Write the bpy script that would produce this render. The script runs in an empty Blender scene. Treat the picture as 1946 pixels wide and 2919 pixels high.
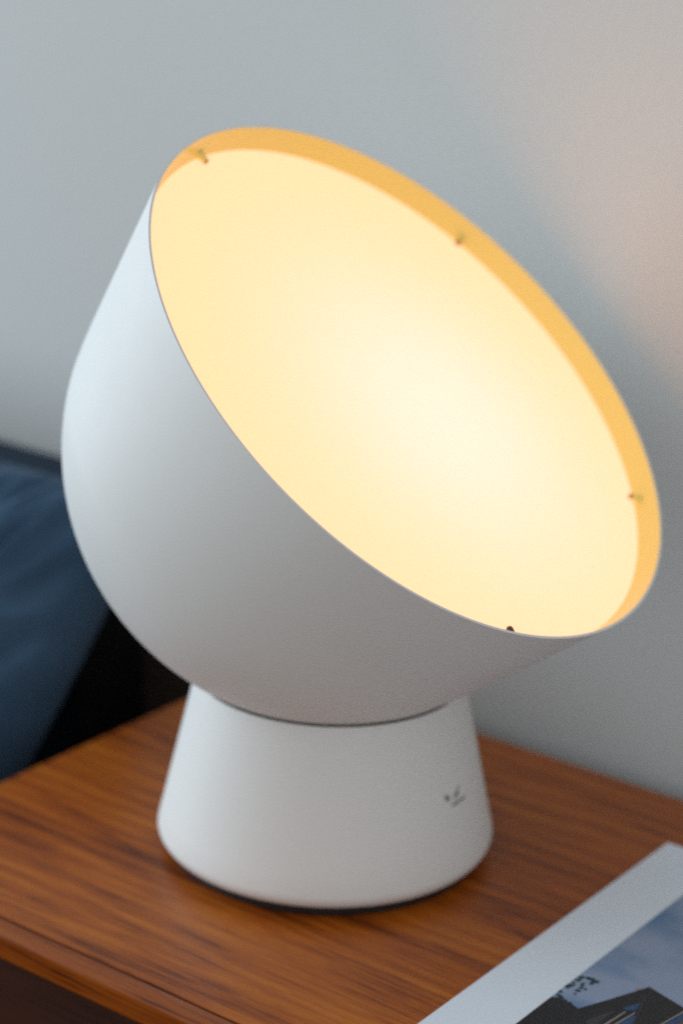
import bpy, bmesh, math, random
from mathutils import Vector, Matrix, noise
random.seed(7)
S = bpy.context.scene
COL = S.collection

# ------------------------------------------------------------------ camera
cam = bpy.data.cameras.new("camera")
camo = bpy.data.objects.new("camera", cam)
COL.objects.link(camo)
S.camera = camo
fw = Vector((-0.5616, 0.7654, -0.3144)).normalized()
rt = Vector((0.7987, 0.6006, 0.0354))
rt = (rt - fw * rt.dot(fw)).normalized()
up = rt.cross(fw).normalized()
M = Matrix((rt, up, -fw)).transposed().to_4x4()
M.translation = Vector((0.5858, -0.7943, 0.5055))
camo.matrix_world = M
cam.sensor_fit = 'VERTICAL'
cam.sensor_height = 36.0
cam.sensor_width = 24.0
cam.lens = 6059.07 * 36.0 / 2919.0
cam.clip_start = 0.02
cam.clip_end = 50
cam.dof.use_dof = True
cam.dof.focus_distance = 0.885
cam.dof.aperture_fstop = 4.5
cam.dof.aperture_blades = 9

# ------------------------------------------------------------------ light
wd = bpy.data.worlds.new("World")
S.world = wd
wd.use_nodes = True
bg = wd.node_tree.nodes["Background"]
bg.inputs[0].default_value = (0.95, 0.975, 1.0, 1)
bg.inputs[1].default_value = 0.66


def area(name, loc, target, sx, sy, watts, color):
    l = bpy.data.lights.new(name, 'AREA')
    l.shape = 'RECTANGLE'
    l.size, l.size_y = sx, sy
    l.energy = watts
    l.color = color
    o = bpy.data.objects.new(name, l)
    COL.objects.link(o)
    o.location = loc
    o.rotation_euler = (Vector(target) - Vector(loc)).to_track_quat('-Z', 'Y').to_euler()
    return o


# daylight from a window on the left-hand side of the room
area("window_light", (-2.2, -0.72, 0.58), (0, -0.15, 0.2), 1.6, 1.5, 39, (0.68, 0.86, 1.0))

S.view_settings.view_transform = 'Standard'
S.view_settings.look = 'None'
S.view_settings.exposure = 0.0
S.view_settings.gamma = 1.0
S.view_settings.use_curve_mapping = False
S.render.engine = 'CYCLES'
S.cycles.use_denoising = False
S.cycles.max_bounces = 10


# ------------------------------------------------------------------ materials
def mat(name):
    m = bpy.data.materials.new(name)
    m.use_nodes = True
    nt = m.node_tree
    return m, nt, nt.nodes, nt.links, nt.nodes["Principled BSDF"]


def setp(p, **k):
    for n, v in k.items():
        p.inputs[n.replace('_', ' ')].default_value = v


def paint(name, col, rough, bump=0.0, bscale=400.0, var=0.0, vscale=8.0, spec=0.5, rvar=0.0):
    m, nt, N, L, p = mat(name)
    setp(p, Base_Color=(*col, 1), Roughness=rough, Specular_IOR_Level=spec)
    tc = N.new('ShaderNodeTexCoord')
    if var:
        n = N.new('ShaderNodeTexNoise')
        n.inputs['Scale'].default_value = vscale
        n.inputs['Detail'].default_value = 4
        L.new(tc.outputs['Object'], n.inputs['Vector'])
        r = N.new('ShaderNodeMapRange')
        r.inputs['To Min'].default_value = 1 - var
        r.inputs['To Max'].default_value = 1 + var
        L.new(n.outputs['Fac'], r.inputs['Value'])
        mx = N.new('ShaderNodeMix')
        mx.data_type = 'RGBA'
        mx.blend_type = 'MULTIPLY'
        mx.inputs['Factor'].default_value = 1
        mx.inputs['A'].default_value = (*col, 1)
        L.new(r.outputs['Result'], mx.inputs['B'])
        L.new(mx.outputs['Result'], p.inputs['Base Color'])
    if rvar:
        n3 = N.new('ShaderNodeTexNoise')
        n3.inputs['Scale'].default_value = 14
        n3.inputs['Detail'].default_value = 6
        L.new(tc.outputs['Object'], n3.inputs['Vector'])
        r3 = N.new('ShaderNodeMapRange')
        r3.inputs['From Min'].default_value = 0.3
        r3.inputs['From Max'].default_value = 0.7
        r3.inputs['To Min'].default_value = rough - rvar
        r3.inputs['To Max'].default_value = rough + rvar
        L.new(n3.outputs['Fac'], r3.inputs['Value'])
        L.new(r3.outputs['Result'], p.inputs['Roughness'])
    if bump:
        n2 = N.new('ShaderNodeTexNoise')
        n2.inputs['Scale'].default_value = bscale
        n2.inputs['Detail'].default_value = 3
        L.new(tc.outputs['Object'], n2.inputs['Vector'])
        b = N.new('ShaderNodeBump')
        b.inputs['Strength'].default_value = bump
        b.inputs['Distance'].default_value = 0.001
        L.new(n2.outputs['Fac'], b.inputs['Height'])
        L.new(b.outputs['Normal'], p.inputs['Normal'])
    return m


def wood(name, dark, mid, light, rough=0.34, seed=0.0, along='X', coat=0.15):
    m, nt, N, L, p = mat(name)
    tc = N.new('ShaderNodeTexCoord')
    mp = N.new('ShaderNodeMapping')
    mp.inputs['Location'].default_value = (seed, seed * 1.7, seed * 0.3)
    if along == 'Z':
        mp.inputs['Rotation'].default_value = (0, math.pi / 2, 0)
    L.new(tc.outputs['Object'], mp.inputs['Vector'])

    def nz(sc, stretch, detail, rough_, dist=0.0):
        m2 = N.new('ShaderNodeMapping')
        m2.inputs['Scale'].default_value = stretch
        L.new(mp.outputs['Vector'], m2.inputs['Vector'])
        n = N.new('ShaderNodeTexNoise')
        n.inputs['Scale'].default_value = sc
        n.inputs['Detail'].default_value = detail
        n.inputs['Roughness'].default_value = rough_
        n.inputs['Distortion'].default_value = dist
        L.new(m2.outputs['Vector'], n.inputs['Vector'])
        return n.outputs['Fac']

    broad = nz(1.0, (3.4, 24, 24), 5, 0.62, 1.2)
    bands = nz(1.0, (6.5, 300, 300), 5, 0.65, 0.5)
    fine = nz(1.0, (26, 700, 700), 3, 0.7)
    # slowly wandering growth-ring bands
    mpw = N.new('ShaderNodeMapping')
    mpw.inputs['Scale'].default_value = (2.6, 15, 15)
    L.new(mp.outputs['Vector'], mpw.inputs['Vector'])
    wv = N.new('ShaderNodeTexWave')
    wv.wave_type = 'BANDS'
    wv.bands_direction = 'Y'
    wv.inputs['Scale'].default_value = 1.6
    wv.inputs['Distortion'].default_value = 9.0
    wv.inputs['Detail'].default_value = 3
    wv.inputs['Detail Scale'].default_value = 0.7
    L.new(mpw.outputs['Vector'], wv.inputs['Vector'])

    def madd(a, k, b):
        n = N.new('ShaderNodeMath')
        n.operation = 'MULTIPLY_ADD'
        L.new(a, n.inputs[0])
        n.inputs[1].default_value = k
        if isinstance(b, float):
            n.inputs[2].default_value = b
        else:
            L.new(b, n.inputs[2])
        return n.outputs[0]

    v = madd(broad, 0.78, -0.22)
    v = madd(bands, 0.24, v)
    v = madd(wv.outputs['Fac'], 0.08, v)
    v = madd(fine, 0.50, v)
    streak = nz(1.0, (13, 520, 520), 3, 0.65, 0.5)
    st = N.new('ShaderNodeMapRange')
    st.inputs['From Min'].default_value = 0.54
    st.inputs['From Max'].default_value = 0.70
    L.new(streak, st.inputs['Value'])
    v = madd(st.outputs['Result'], -0.20, v)
    v = madd(v, 1.0, -0.05)
    cr = N.new('ShaderNodeValToRGB')
    e = cr.color_ramp.elements
    e[0].position, e[0].color = 0.30, (*dark, 1)
    e[1].position, e[1].color = 0.78, (*light, 1)
    c = e.new(0.50)
    c.color = (*mid, 1)
    L.new(v, cr.inputs['Fac'])
    L.new(cr.outputs['Color'], p.inputs['Base Color'])
    rr = N.new('ShaderNodeMapRange')
    rr.inputs['To Min'].default_value = rough + 0.10
    rr.inputs['To Max'].default_value = rough - 0.05
    L.new(fine, rr.inputs['Value'])
    L.new(rr.outputs['Result'], p.inputs['Roughness'])
    setp(p, Coat_Weight=coat, Coat_Roughness=0.38, Specular_IOR_Level=0.32)
    b = N.new('ShaderNodeBump')
    b.inputs['Strength'].default_value = 0.10
    b.inputs['Distance'].default_value = 0.0006
    L.new(fine, b.inputs['Height'])
    L.new(b.outputs['Normal'], p.inputs['Normal'])
    return m


def fabric(name, col, col2, scale=6.0, rough=0.9, sheen=0.0):
    m, nt, N, L, p = mat(name)
    tc = N.new('ShaderNodeTexCoord')
    n = N.new('ShaderNodeTexNoise')
    n.inputs['Scale'].default_value = scale
    n.inputs['Detail'].default_value = 5
    L.new(tc.outputs['Object'], n.inputs['Vector'])
    cr = N.new('ShaderNodeValToRGB')
    cr.color_ramp.elements[0].position = 0.35
    cr.color_ramp.elements[0].color = (*col, 1)
    cr.color_ramp.elements[1].position = 0.65
    cr.color_ramp.elements[1].color = (*col2, 1)
    L.new(n.outputs['Fac'], cr.inputs['Fac'])
    L.new(cr.outputs['Color'], p.inputs['Base Color'])
    setp(p, Roughness=rough, Sheen_Weight=sheen, Sheen_Roughness=0.5, Specular_IOR_Level=0.2)
    w = N.new('ShaderNodeTexNoise')
    w.inputs['Scale'].default_value = 900
    L.new(tc.outputs['Object'], w.inputs['Vector'])
    b = N.new('ShaderNodeBump')
    b.inputs['Strength'].default_value = 0.25
    b.inputs['Distance'].default_value = 0.001
    L.new(w.outputs['Fac'], b.inputs['Height'])
    L.new(b.outputs['Normal'], p.inputs['Normal'])
    return m


M_WALL = paint("wall_paint", (0.595, 0.60, 0.58), 0.85, 0.25, 260, 0.02, 3.0, 0.2)
M_FLOOR = wood("floor_wood", (0.03, 0.016, 0.008), (0.07, 0.035, 0.018), (0.12, 0.065, 0.03), 0.5, 3.0)
M_TEAK = wood("teak_veneer", (0.075, 0.014, 0.003), (0.33, 0.074, 0.006), (0.56, 0.170, 0.013), 0.27, 0.0, coat=0.0)
M_LIPSHADE = wood("teak_lipping_shaded", (0.08, 0.014, 0.002), (0.25, 0.053, 0.005), (0.40, 0.108, 0.010), 0.27, 5.3, coat=0.0)  # teak darkened: shading of the front edge put into the colour
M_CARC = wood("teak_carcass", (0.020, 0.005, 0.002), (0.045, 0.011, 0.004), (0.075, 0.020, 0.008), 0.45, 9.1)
M_STRIP = wood("dark_brown_grain", (0.030, 0.020, 0.015), (0.055, 0.036, 0.028), (0.085, 0.058, 0.045), 0.6, 2.2, coat=0.0)
M_GROOVE = paint("dark_glue_line", (0.02, 0.008, 0.004), 0.6)
M_WHITE = paint("white_lacquer", (0.79, 0.785, 0.755), 0.55, 0.06, 1500, 0.012, 20, spec=0.35, rvar=0.08)
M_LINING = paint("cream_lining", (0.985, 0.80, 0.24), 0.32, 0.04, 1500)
M_RUBBER = paint("black_rubber", (0.010, 0.010, 0.011), 0.6)
M_SOCKET = paint("dark_socket", (0.10, 0.105, 0.095), 0.7)
M_MARK = paint("grey_print", (0.22, 0.225, 0.23), 0.6)
M_CLIP = paint("amber_plastic", (0.97, 0.78, 0.24), 0.4)
M_CLIPHEAD = paint("dark_screw_head", (0.07, 0.04, 0.015), 0.35)
M_CLIPBACKLIT = paint("backlit_screw_head", (0.26, 0.13, 0.03), 0.4)  # brown look of the backlit clip heads put into the colour
M_NAVY = fabric("navy_upholstery", (0.010, 0.021, 0.038), (0.017, 0.032, 0.055), 7)
M_SHADED = fabric("shaded_upholstery", (0.004, 0.004, 0.005), (0.007, 0.007, 0.008), 9)  # sofa cloth made near black for the shade in the gap
M_BLUE = fabric("blue_pillow_cotton", (0.028, 0.064, 0.114), (0.050, 0.100, 0.165), 9, sheen=0.05)
M_PAPER = paint("white_paper", (0.77, 0.84, 0.91), 0.30, 0.03, 700)
M_INK = paint("ink_dark", (0.012, 0.011, 0.013), 0.35)
M_INKLEAF = paint("ink_leaf", (0.012, 0.035, 0.045), 0.35)
M_INKBLUE = paint("ink_blue", (0.020, 0.065, 0.16), 0.35)
M_INKLIGHT = paint("ink_pale", (0.24, 0.22, 0.20), 0.35)
M_INKSEAM = paint("ink_seam", (0.035, 0.036, 0.042), 0.35)
M_INKBROWN = paint("ink_brown", (0.10, 0.07, 0.06), 0.35)
M_INKPINK = paint("ink_pink", (0.33, 0.24, 0.25), 0.35)


def sky_print():
    m, nt, N, L, p = mat("ink_sky")
    tc = N.new('ShaderNodeTexCoord')
    mp = N.new('ShaderNodeMapping')
    mp.inputs['Rotation'].default_value = (0, 0, math.radians(-62))
    mp.inputs['Scale'].default_value = (14, 34, 1)
    mp.inputs['Location'].default_value = (1.3, 0.35, 0)
    L.new(tc.outputs['Object'], mp.inputs['Vector'])
    n = N.new('ShaderNodeTexNoise')
    n.inputs['Scale'].default_value = 1.0
    n.inputs['Detail'].default_value = 3
    n.inputs['Roughness'].default_value = 0.45
    L.new(mp.outputs['Vector'], n.inputs['Vector'])
    cr = N.new('ShaderNodeValToRGB')
    cr.color_ramp.elements[0].position = 0.36
    cr.color_ramp.elements[0].color = (0.10, 0.20, 0.36, 1)
    cr.color_ramp.elements[1].position = 0.60
    cr.color_ramp.elements[1].color = (0.28, 0.345, 0.48, 1)
    L.new(n.outputs['Fac'], cr.inputs['Fac'])
    L.new(cr.outputs['Color'], p.inputs['Base Color'])
    setp(p, Roughness=0.32)
    return m


M_INKSKY = sky_print()


def diffuser_mat():
    m, nt, N, L, p = mat("opal_diffuser")
    N.remove(p)
    out = N["Material Output"]
    em = N.new('ShaderNodeEmission')
    em.inputs['Color'].default_value = (1.0, 0.58, 0.50, 1)
    em.inputs['Strength'].default_value = 0.685
    tr = N.new('ShaderNodeBsdfTranslucent')
    tr.inputs['Color'].default_value = (0.85, 0.85, 0.83, 1)
    ad = N.new('ShaderNodeAddShader')
    L.new(em.outputs[0], ad.inputs[0])
    L.new(tr.outputs[0], ad.inputs[1])
    L.new(ad.outputs[0], out.inputs['Surface'])
    return m


M_DIFF = diffuser_mat()


# ------------------------------------------------------------------ helpers
def link(name, me, parent=None, mats=(), smooth=True):
    o = bpy.data.objects.new(name, me)
    COL.objects.link(o)
    for m in mats:
        me.materials.append(m)
    if smooth:
        for f in me.polygons:
            f.use_smooth = True
    if parent is not None:
        o.parent = parent
    return o


def from_bm(name, bm, parent=None, mats=(), smooth=True):
    bmesh.ops.recalc_face_normals(bm, faces=bm.faces[:])
    me = bpy.data.meshes.new(name)
    bm.to_mesh(me)
    bm.free()
    return link(name, me, parent, mats, smooth)


def empty(name, loc=(0, 0, 0)):
    o = bpy.data.objects.new(name, None)
    o.empty_display_size = 0.05
    COL.objects.link(o)
    o.location = loc
    return o


def tag(o, label, cat, kind=None):
    o["label"] = label
    o["category"] = cat
    if kind:
        o["kind"] = kind


def box(name, lo, hi, parent, m, bev=0.0, seg=3):
    bm = bmesh.new()
    bmesh.ops.create_cube(bm, size=1)
    for v in bm.verts:
        for i in range(3):
            v.co[i] = (lo[i] + hi[i]) / 2 + v.co[i] * (hi[i] - lo[i])
    if bev:
        bmesh.ops.bevel(bm, geom=bm.edges[:] + bm.verts[:], offset=bev, segments=seg, affect='EDGES', profile=0.5)
    o = from_bm(name, bm, parent, [m], smooth=bev > 0)
    if bev:
        md = o.modifiers.new("wn", 'WEIGHTED_NORMAL')
        md.keep_sharp = True
    return o


def lathe(name, prof, parent, mats, seg=192, closed=False, matidx=None):
    """prof: list of (radius, z)."""
    bm = bmesh.new()
    rings = []
    for r, z in prof:
        if r < 1e-7:
            rings.append([bm.verts.new((0, 0, z))])
        else:
            rings.append([bm.verts.new((r * math.cos(2 * math.pi * k / seg), r * math.sin(2 * math.pi * k / seg), z)) for k in range(seg)])
    n = len(rings)
    for i in range(n if closed else n - 1):
        A, B = rings[i], rings[(i + 1) % n]
        for k in range(seg):
            k2 = (k + 1) % seg
            if len(A) == 1 and len(B) == 1:
                continue
            if len(A) == 1:
                f = bm.faces.new((A[0], B[k], B[k2]))
            elif len(B) == 1:
                f = bm.faces.new((A[k], B[0], A[k2]))
            else:
                f = bm.faces.new((A[k], B[k], B[k2], A[k2]))
            if matidx:
                f.material_index = matidx(i)
    o = from_bm(name, bm, parent, mats)
    o.data.set_sharp_from_angle(angle=math.radians(32))
    return o


# ------------------------------------------------------------------ setting
# local axes: x along the wall, y towards the wall, z up; table top at z = 0
WALL_Y = 0.186
FLOOR_Z = -0.52
bm = bmesh.new()
vs = [bm.verts.new(c) for c in ((-2.6, WALL_Y, FLOOR_Z), (2.2, WALL_Y, FLOOR_Z), (2.2, WALL_Y, 2.0), (-2.6, WALL_Y, 2.0),
                                (-2.6, WALL_Y + .12, FLOOR_Z), (2.2, WALL_Y + .12, FLOOR_Z), (2.2, WALL_Y + .12, 2.0), (-2.6, WALL_Y + .12, 2.0))]
for f in ((0, 1, 2, 3), (7, 6, 5, 4), (0, 4, 5, 1), (3, 2, 6, 7), (0, 3, 7, 4), (1, 5, 6, 2)):
    bm.faces.new([vs[i] for i in f])
w = from_bm("wall", bm, None, [M_WALL], False)
tag(w, "plain off-white painted wall behind the lamp", "wall", "structure")
fl = box("floor", (-2.6, -2.2, FLOOR_Z - 0.05), (2.2, WALL_Y, FLOOR_Z), None, M_FLOOR)
tag(fl, "dark wooden floor below the furniture", "floor", "structure")

# ------------------------------------------------------------------ side table
TX0, TX1 = -0.1734, 0.62
TY0, TY1 = -0.1739, 0.1656
TH = 0.0150
tab = empty("side_table", (0.2, 0, FLOOR_Z))
tag(tab, "reddish brown teak side table with edged top carrying the lamp and magazine", "table")


def tpart(o):
    o.parent = tab
    o.matrix_parent_inverse = Matrix.Translation((-0.2, 0, -FLOOR_Z))
    return o


LIPY = -0.1617
tpart(box("tabletop", (TX0, LIPY + 0.0001, -TH), (TX1, TY1, 0.0), None, M_TEAK, 0.0005, 2))
tpart(box("edge_strip", (TX0, TY0, -TH), (TX1, LIPY - 0.0001, 0.0), None, M_LIPSHADE, 0.0028, 4))
tpart(box("glue_line", (TX0 + .002, LIPY - 0.0012, -TH + 0.002), (TX1 - .002, LIPY + 0.0012, -0.0009), None, M_GROOVE))
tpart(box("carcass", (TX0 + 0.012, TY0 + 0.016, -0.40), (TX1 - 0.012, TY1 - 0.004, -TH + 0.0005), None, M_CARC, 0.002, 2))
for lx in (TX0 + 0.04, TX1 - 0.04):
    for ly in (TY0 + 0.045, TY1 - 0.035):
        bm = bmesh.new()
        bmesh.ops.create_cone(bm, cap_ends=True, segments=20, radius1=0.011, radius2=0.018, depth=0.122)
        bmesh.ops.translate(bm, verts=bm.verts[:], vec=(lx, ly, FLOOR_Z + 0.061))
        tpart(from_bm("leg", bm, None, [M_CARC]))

# ------------------------------------------------------------------ lamp
lamp = empty("table_lamp", (0, 0, 0))
tag(lamp, "white dome table lamp with glowing disc, tilted on a conical base", "lamp")

# base
RB, RT, ZB, HB = 0.0863, 0.0666, 0.0055, 0.0938
HC, RS, AL, R0, TH_S = 0.21019, 0.13298, 0.21319, 0.15, 0.0013


def cone_r(z):
    return RB + 0.0006 + (RT - RB) * (z - 0.006) / (0.0947 - 0.006)


prof = []
fr = 0.0065
cx, cz = cone_r(ZB + fr) - fr * 1.0, ZB + fr
for k in range(9):
    a = -math.pi / 2 + (math.pi / 2 + 0.21) * k / 8
    prof.append((cx + fr * math.cos(a), cz + fr * math.sin(a)))
for k in range(1, 13):
    z = cz + 0.004 + (HB - 0.0016 - cz - 0.004) * k / 12
    prof.append((cone_r(z), z))
lr = 0.0006
tx, tz = cone_r(HB - lr) - lr, HB - lr
for k in range(1, 7):
    a = 0.2 + (math.pi - 0.2) * k / 6
    prof.append((tx + lr * math.cos(a), tz + lr * math.sin(a)))
prof += [(tx - lr - 0.0003, 0.086), (0.05, 0.082), (0.0, 0.0815)]
prof = [(0.0, ZB), (0.06, ZB)] + prof
base = lathe("lamp_base", prof, lamp, [M_WHITE], 192)
lathe("rubber_foot", [(0.0, 0.0), (0.0775, 0.0), (0.0788, 0.0008), (0.0790, 0.003), (0.0782, ZB + 0.0006), (0.0, ZB + 0.0006)], base, [M_RUBBER], 128)
# dark socket ring in the seam between base and shade
lathe("socket_ring", [(0.0560, 0.0815), (0.0655, 0.0870), (0.0657, 0.0905), (0.0640, 0.0935), (0.0600, 0.0905)], base, [M_SOCKET], 128, closed=True)


# small grey maker's print on the base
def on_base(y, z):
    r = cone_r(z) + 0.00012
    return Vector((math.sqrt(max(r * r - y * y, 0)), y, z))


def blob_mesh(outline):
    bm = bmesh.new()
    c = [sum(p[0] for p in outline) / len(outline), sum(p[1] for p in outline) / len(outline)]
    cv = bm.verts.new(on_base(*c))
    ring = [bm.verts.new(on_base(*p)) for p in outline]
    for i in range(len(ring)):
        bm.faces.new((cv, ring[i], ring[(i + 1) % len(ring)]))
    return bm


def oval(cy, cz_, ry, rz, ang, n=16):
    ca, sa = math.cos(ang), math.sin(ang)
    return [(cy + ca * ry * math.cos(t) - sa * rz * math.sin(t), cz_ + sa * ry * math.cos(t) + ca * rz * math.sin(t))
            for t in [2 * math.pi * k / n for k in range(n)]]


for args in ((-0.0052, 0.0507, 0.0022, 0.0015, -0.9), (0.0022, 0.0500, 0.0026, 0.0011, 0.3), (0.0042, 0.0525, 0.0024, 0.0005, 0.5),
             (0.0018, 0.0462, 0.0048, 0.0008, 0.02), (0.0072, 0.0462, 0.0032, 0.0007, 0.05)):
    from_bm("printed_mark", blob_mesh(oval(*args)), base, [M_MARK])

# shade
XR = (R0 - RS * math.cos(AL)) / math.tan(AL) - RS * math.sin(AL)


def shade_prof(off):
    pr = []
    rs = RS - off
    n = 40
    a1 = math.pi / 2 - AL
    for k in range(n + 1):
        a = a1 * k / n
        pr.append((rs * math.sin(a), -rs * math.cos(a)))
    r1, z1 = pr[-1]
    r2, z2 = R0 - off * math.cos(AL), XR
    for k in range(1, 13):
        t = k / 12
        pr.append((r1 + (r2 - r1) * t, z1 + (z2 - z1) * t))
    # even spacing, then ease the join of dome and cone into one soft curve
    L_ = [0.0]
    for a_, b_ in zip(pr, pr[1:]):
        L_.append(L_[-1] + math.hypot(b_[0] - a_[0], b_[1] - a_[1]))
    NP = 96
    q, j = [], 0
    for k in range(NP + 1):
        d_ = L_[-1] * k / NP
        while j < len(L_) - 2 and L_[j + 1] < d_:
            j += 1
        t = (d_ - L_[j]) / (L_[j + 1] - L_[j])
        q.append((pr[j][0] + (pr[j + 1][0] - pr[j][0]) * t, pr[j][1] + (pr[j + 1][1] - pr[j][1]) * t))
    for _ in range(30):
        q = [q[0], q[1]] + [((q[k - 1][0] + 2 * q[k][0] + q[k + 1][0]) / 4, (q[k - 1][1] + 2 * q[k][1] + q[k + 1][1]) / 4) if k > 58 else q[k] for k in range(2, NP)] + [q[NP]]
    return q


po, pi_ = shade_prof(0.0), shade_prof(TH_S)
rimseg = len(po)
full = po + list(reversed(pi_))
axis = Vector((0.6651, 0.0571, 0.7446)).normalized()
bx = axis.cross(Vector((0, 0, 1))).normalized()
by = axis.cross(bx).normalized()
shade = lathe("lamp_shade", full, lamp, [M_WHITE, M_LINING], 224, matidx=lambda i: 0 if i < rimseg else 1)
SM = Matrix((bx, by, axis)).transposed().to_4x4()
SM.translation = Vector((0, 0, HC))
shade.matrix_world = SM

# diffuser disc, recessed in the shade
DZ = XR - 0.0127
DR = R0 - 0.0127 * math.tan(AL) - TH_S - 0.0002
bm = bmesh.new()
seg = 224


def dr(phi):
    return DR


rings = []
for r in (0.0, 0.25, 0.5, 0.75, 0.9, 1.0):
    if r == 0:
        rings.append([bm.verts.new((0, 0, DZ))])
    else:
        rings.append([bm.verts.new((r * dr(2 * math.pi * k / seg) * math.cos(2 * math.pi * k / seg), r * dr(2 * math.pi * k / seg) * math.sin(2 * math.pi * k / seg), DZ)) for k in range(seg)])
for i in range(len(rings) - 1):
    for k in range(seg):
        k2 = (k + 1) % seg
        if i == 0:
            bm.faces.new((rings[0][0], rings[1][k], rings[1][k2]))
        else:
            bm.faces.new((rings[i][k], rings[i + 1][k], rings[i + 1][k2], rings[i][k2]))
from_bm("diffuser", bm, shade, [M_DIFF])

# screw-headed clips holding the diffuser
for ang, ln in ((63.6, 1.32), (135.0, 0.8), (205.8, 0.8), (277.2, 0.85), (349.0, 0.8)):
    a = math.radians(ang)
    rad = Vector((math.cos(a), math.sin(a), 0))
    rim_r = R0 - 0.0105 * math.tan(AL) - TH_S
    pos = rad * rim_r + Vector((0, 0, XR - 0.0105))
    z = -rad
    x = Vector((0, 0, 1))
    y = z.cross(x)
    CM = Matrix((x, y, z)).transposed().to_4x4()
    CM.translation = pos
    c = lathe("clip", [(0.0026, -0.0002), (0.0021, 0.0012), (0.0018, 0.0034 * ln), (0.0016, 0.0058 * ln), (0.0012, 0.0064 * ln), (0.0009, 0.0059 * ln), (0.0, 0.0059 * ln)], shade, [M_CLIP, M_CLIPHEAD if ln > 1.2 else M_CLIPBACKLIT], 20,
              matidx=lambda i, k=(2 if ln > 1.2 else 3): 0 if i < k else 1)
    c.matrix_parent_inverse = Matrix.Identity(4)
    c.matrix_local = CM

# bulb inside the shade
bl = bpy.data.lights.new("bulb", 'SPOT')
bl.spot_size = math.radians(130)
bl.spot_blend = 1.0
bl.energy = 0.235
bl.color = (0.62, 0.43, 1.0)
bl.shadow_soft_size = 0.02
blo = bpy.data.objects.new("bulb", bl)
COL.objects.link(blo)
blo.parent = shade
hot = math.radians(116.8)
blo.location = (0.0245 * math.cos(hot), 0.0245 * math.sin(hot), DZ - 0.125)
blo.rotation_euler = (math.pi, 0, 0)

# ------------------------------------------------------------------ magazine
MX, MY = 0.1403, 0.1081
mag = empty("magazine", (MX, MY, 0))
tag(mag, "glossy magazine with wide white margin and a printed photo of dark roofs", "magazine")
MZ = 0.0042


def mpart(o):
    o.parent = mag
    o.matrix_parent_inverse = Matrix.Translation((-MX, -MY, 0))
    return o


mpart(box("cover", (MX, MY - 0.275, MZ - 0.0005), (MX + 0.21, MY, MZ), None, M_PAPER, 0.0002, 1))
mpart(box("pages", (MX + 0.0004, MY - 0.2745, 0.0004), (MX + 0.2094, MY - 0.0005, MZ - 0.0006), None, M_PAPER))
mpart(box("back_cover", (MX, MY - 0.275, 0.0), (MX + 0.21, MY, 0.00045), None, M_PAPER))


def flat(name, pts, z, m):
    bm = bmesh.new()
    vs = [bm.verts.new((x, y, z)) for x, y in pts]
    f = bm.faces.new(vs)
    bmesh.ops.triangulate(bm, faces=[f])
    o = from_bm(name, bm, None, [m], False)
    return mpart(o)


PX0 = 0.1735
PZ = MZ + 0.0001
DZL = 0.00006
flat("printed_sky", [(PX0, -0.13), (0.32, -0.13), (0.32, 0.075), (PX0, 0.075)], PZ, M_INKSKY)


def cl(pts):
    return [(max(x, PX0), y) for x, y in pts]


flat("printed_house", cl([(0.1735, -0.13), (0.1735, -0.0831), (0.1735, -0.0608), (0.177, -0.0584), (0.1813, -0.0603), (0.1829, -0.0595), (0.188, -0.0612), (0.1941, -0.0472), (0.2033, -0.0245), (0.2234, -0.0301), (0.2600, -0.0400), (0.2600, -0.13)]), PZ + DZL, M_INK)
for nm, pts, m in (
    ("printed_ridge", [(0.2054, -0.0322), (0.2058, -0.0318), (0.2138, -0.0575), (0.2164, -0.0667), (0.2157, -0.0672), (0.2133, -0.0579)], M_INKSEAM),
    ("printed_window", [(0.203, -0.0484), (0.207, -0.0385), (0.2085, -0.0465), (0.2052, -0.0487)], M_INKBLUE),
    ("printed_window", [(0.1958, -0.0674), (0.2, -0.0547), (0.202, -0.052), (0.2008, -0.0674), (0.1987, -0.0723)], M_INKSEAM),
    ("printed_window", [(0.2073, -0.0629), (0.2098, -0.0497), (0.2111, -0.0512), (0.213, -0.0581), (0.2145, -0.0652), (0.2078, -0.0656)], M_INKBLUE),
    ("printed_gutter", [(0.2221, -0.0504), (0.225, -0.0331), (0.2268, -0.024), (0.2273, -0.0251), (0.2257, -0.0344), (0.2231, -0.0498)], M_INKLIGHT),
    ("printed_gutter", [(0.2239, -0.0491), (0.226, -0.0349), (0.2275, -0.0255), (0.2307, -0.0315), (0.2269, -0.0465)], M_INKBLUE),
    ("printed_wall", [(0.2273, -0.0463), (0.2286, -0.0397), (0.2311, -0.0322), (0.2399, -0.0489), (0.2266, -0.0602)], M_INKBROWN),
    ("printed_chimney", [(0.2001, -0.0312), (0.1993, -0.0294), (0.1999, -0.0282), (0.2013, -0.0279), (0.202, -0.0286)], M_INKPINK),
):
    flat(nm, pts, PZ + 2 * DZL, m)
for nm, pts in (("printed_rail", [(0.2032, -0.0663), (0.2052, -0.0501), (0.206, -0.0502), (0.2045, -0.0658)]),
                ("printed_rail", [(0.2066, -0.0635), (0.2089, -0.0477), (0.2096, -0.0485), (0.2078, -0.062)])):
    flat(nm, pts, PZ + 3 * DZL, M_INKLIGHT)
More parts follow.
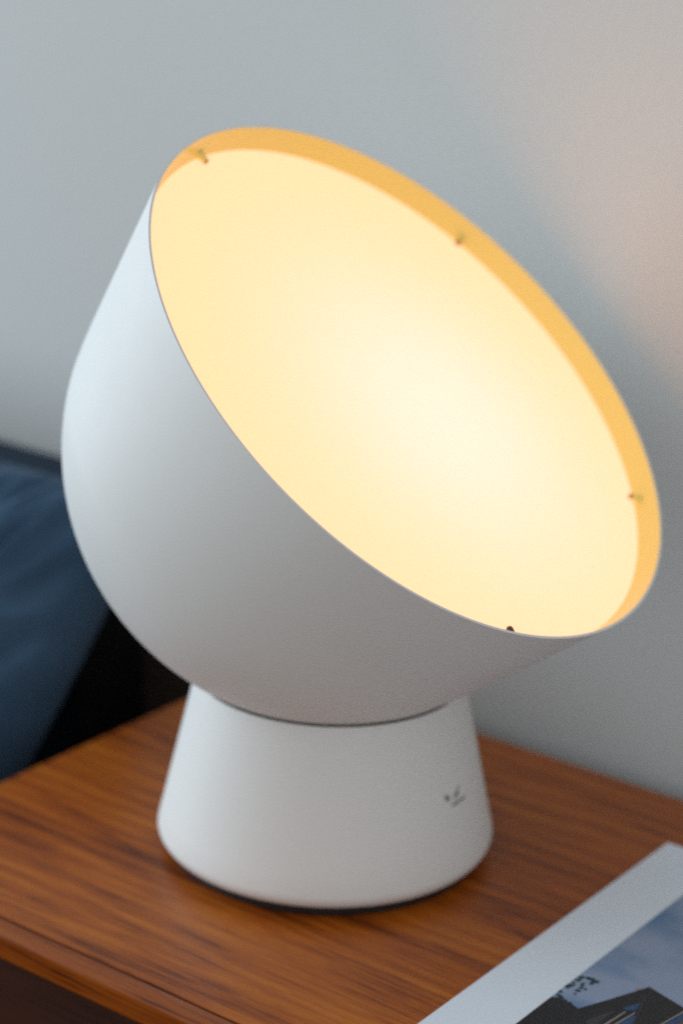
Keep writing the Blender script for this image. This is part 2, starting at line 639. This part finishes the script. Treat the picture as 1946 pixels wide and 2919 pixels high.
leaf = [(0.176, -0.0571, 0.00142), (0.1746, -0.0539, 0.00114), (0.1748, -0.0486, 0.00123), (0.1750, -0.0463, 0.00152), (0.1750, -0.0437, 0.00095), (0.1752, -0.0407, 0.00133), (0.1752, -0.0385, 0.00123), (0.1758, -0.0368, 0.00085), (0.1778, -0.0362, 0.00133), (0.1798, -0.036, 0.00161), (0.1823, -0.0367, 0.00142), (0.1819, -0.0387, 0.00133), (0.1791, -0.0428, 0.00123), (0.1799, -0.0455, 0.00104), (0.1804, -0.0484, 0.00133), (0.1817, -0.045, 0.00095), (0.1807, -0.0515, 0.00066), (0.1778, -0.0589, 0.00123), (0.1801, -0.0597, 0.00114), (0.1825, -0.0598, 0.00095), (0.1829, -0.0351, 0.00057), (0.1787, -0.0409, 0.00066)]
bm = bmesh.new()
for x, y, r in leaf:
    for j in range(3):
        ox, oy = random.uniform(-.6, .6) * r, random.uniform(-.6, .6) * r
        n = 9
        vs = []
        for k in range(n):
            rr = r * random.uniform(0.45, 0.95)
            vs.append(bm.verts.new((max(PX0, x + ox + rr * math.cos(2 * math.pi * k / n)), y + oy + rr * math.sin(2 * math.pi * k / n), PZ + (2 + j * 0.3) * DZL)))
        try:
            bm.faces.new(vs)
        except ValueError:
            pass
o = mpart(from_bm("printed_foliage", bm, None, [M_INKLEAF], False))

# ------------------------------------------------------------------ sofa and pillow beside the table
SX1 = -0.2695
SOFA_Y = 0.1696
sofa = empty("sofa", (-0.95, -0.2, FLOOR_Z))
tag(sofa, "dark navy upholstered sofa against the wall beside the side table", "sofa")


def spart(o):
    o.parent = sofa
    o.matrix_parent_inverse = Matrix.Translation((0.95, 0.2, -FLOOR_Z))
    return o


spart(box("backrest", (-1.65, 0.100, -0.16), (SX1 - 0.003, SOFA_Y - 0.004, 0.101), None, M_NAVY, 0.012, 4))
spart(box("seat", (-1.65, -0.62, -0.30), (SX1, 0.0985, -0.17), None, M_SHADED, 0.02, 4))
spart(box("side_panel", (SX1 - 0.02, -0.60, FLOOR_Z + 0.08), (SX1 + 0.001, SOFA_Y - 0.003, -0.17), None, M_SHADED, 0.004, 2))
spart(box("side_shade", (SX1 - 0.004, 0.0985, -0.169), (SX1 + 0.0015, 0.1595, 0.094), None, M_SHADED, 0.002, 2))  # black sheet standing in for shade on the backrest's side
spart(box("brown_strip", (SX1 - 0.02, 0.1600, FLOOR_Z), (-0.190, SOFA_Y - 0.003, -0.004), None, M_STRIP, 0.003, 2))  # plain dark brown strip before the wall, beside the sofa
spart(box("frame", (-1.63, -0.58, FLOOR_Z + 0.08), (SX1 - 0.021, SOFA_Y - 0.01, -0.301), None, M_SHADED, 0.004, 2))
for lx in (-1.58, SX1 - 0.06):
    for ly in (-0.54, 0.09):
        spart(box("foot", (lx - 0.02, ly - 0.02, FLOOR_Z), (lx + 0.02, ly + 0.02, FLOOR_Z + 0.081), None, M_CARC, 0.003, 2))

# pillow: rounded cushion with folds running from its corner
bm = bmesh.new()
NU, NV = 180, 140
HW, HH, HT = 0.26, 0.190, 0.050


def pil(u, v, side):
    # u,v in -1..1
    su = math.copysign(abs(u) ** 0.9, u)
    sv = math.copysign(abs(v) ** 0.9, v)
    pin = 1 - 0.05 * (u * u) * (1 - v * v)
    x = HW * su * (1 - 0.06 * (1 - v * v) * 0 - 0.03 * (1 - abs(v)) * abs(u) ** 3)
    y = HH * sv * (1 - 0.03 * (1 - abs(u)) * abs(v) ** 3) * pin
    t = HT * max(0.0, (1 - u ** 4) * (1 - v ** 4)) ** 0.34
    z = side * t
    if side > 0:
        amp = max(0.0, (1 - u ** 6) * (1 - v ** 6)) ** 0.5
        wob = 0.03 * noise.noise(Vector((x * 6, y * 6, 1.0)))
        d = x * 0.83 - y * 0.56 + wob
        e = x * 0.56 + y * 0.83
        n1 = noise.noise(Vector((d * 62, e * 9, 2.0)))
        n2 = noise.noise(Vector((d * 125, e * 16, 7.0)))
        n3 = noise.noise(Vector((x * 8, y * 8, 5.0)))
        z += amp * (0.050 * (0.5 - abs(n1)) + 0.012 * n2 + 0.010 * n3)
    return Vector((x, y, z))


PCX = -0.476
upd = Vector((0, 0.63, 0.776)).normalized()
nrm = Vector((0, -0.776, 0.63)).normalized()
PO = Vector((PCX, -0.027, -0.031)) - nrm * 0.012
for side in (1, -1):
    g = []
    for i in range(NU + 1):
        row = []
        for j in range(NV + 1):
            u, v = -1 + 2 * i / NU, -1 + 2 * j / NV
            q = pil(u, v, side)
            row.append(bm.verts.new(PO + Vector((1, 0, 0)) * q.x + upd * q.y + nrm * q.z))
        g.append(row)
    for i in range(NU):
        for j in range(NV):
            bm.faces.new((g[i][j], g[i + 1][j], g[i + 1][j + 1], g[i][j + 1]))
bmesh.ops.remove_doubles(bm, verts=bm.verts[:], dist=0.0002)
pl = from_bm("pillow", bm, None, [M_BLUE])
tag(pl, "crumpled blue cotton pillow leaning on the dark sofa back", "pillow")
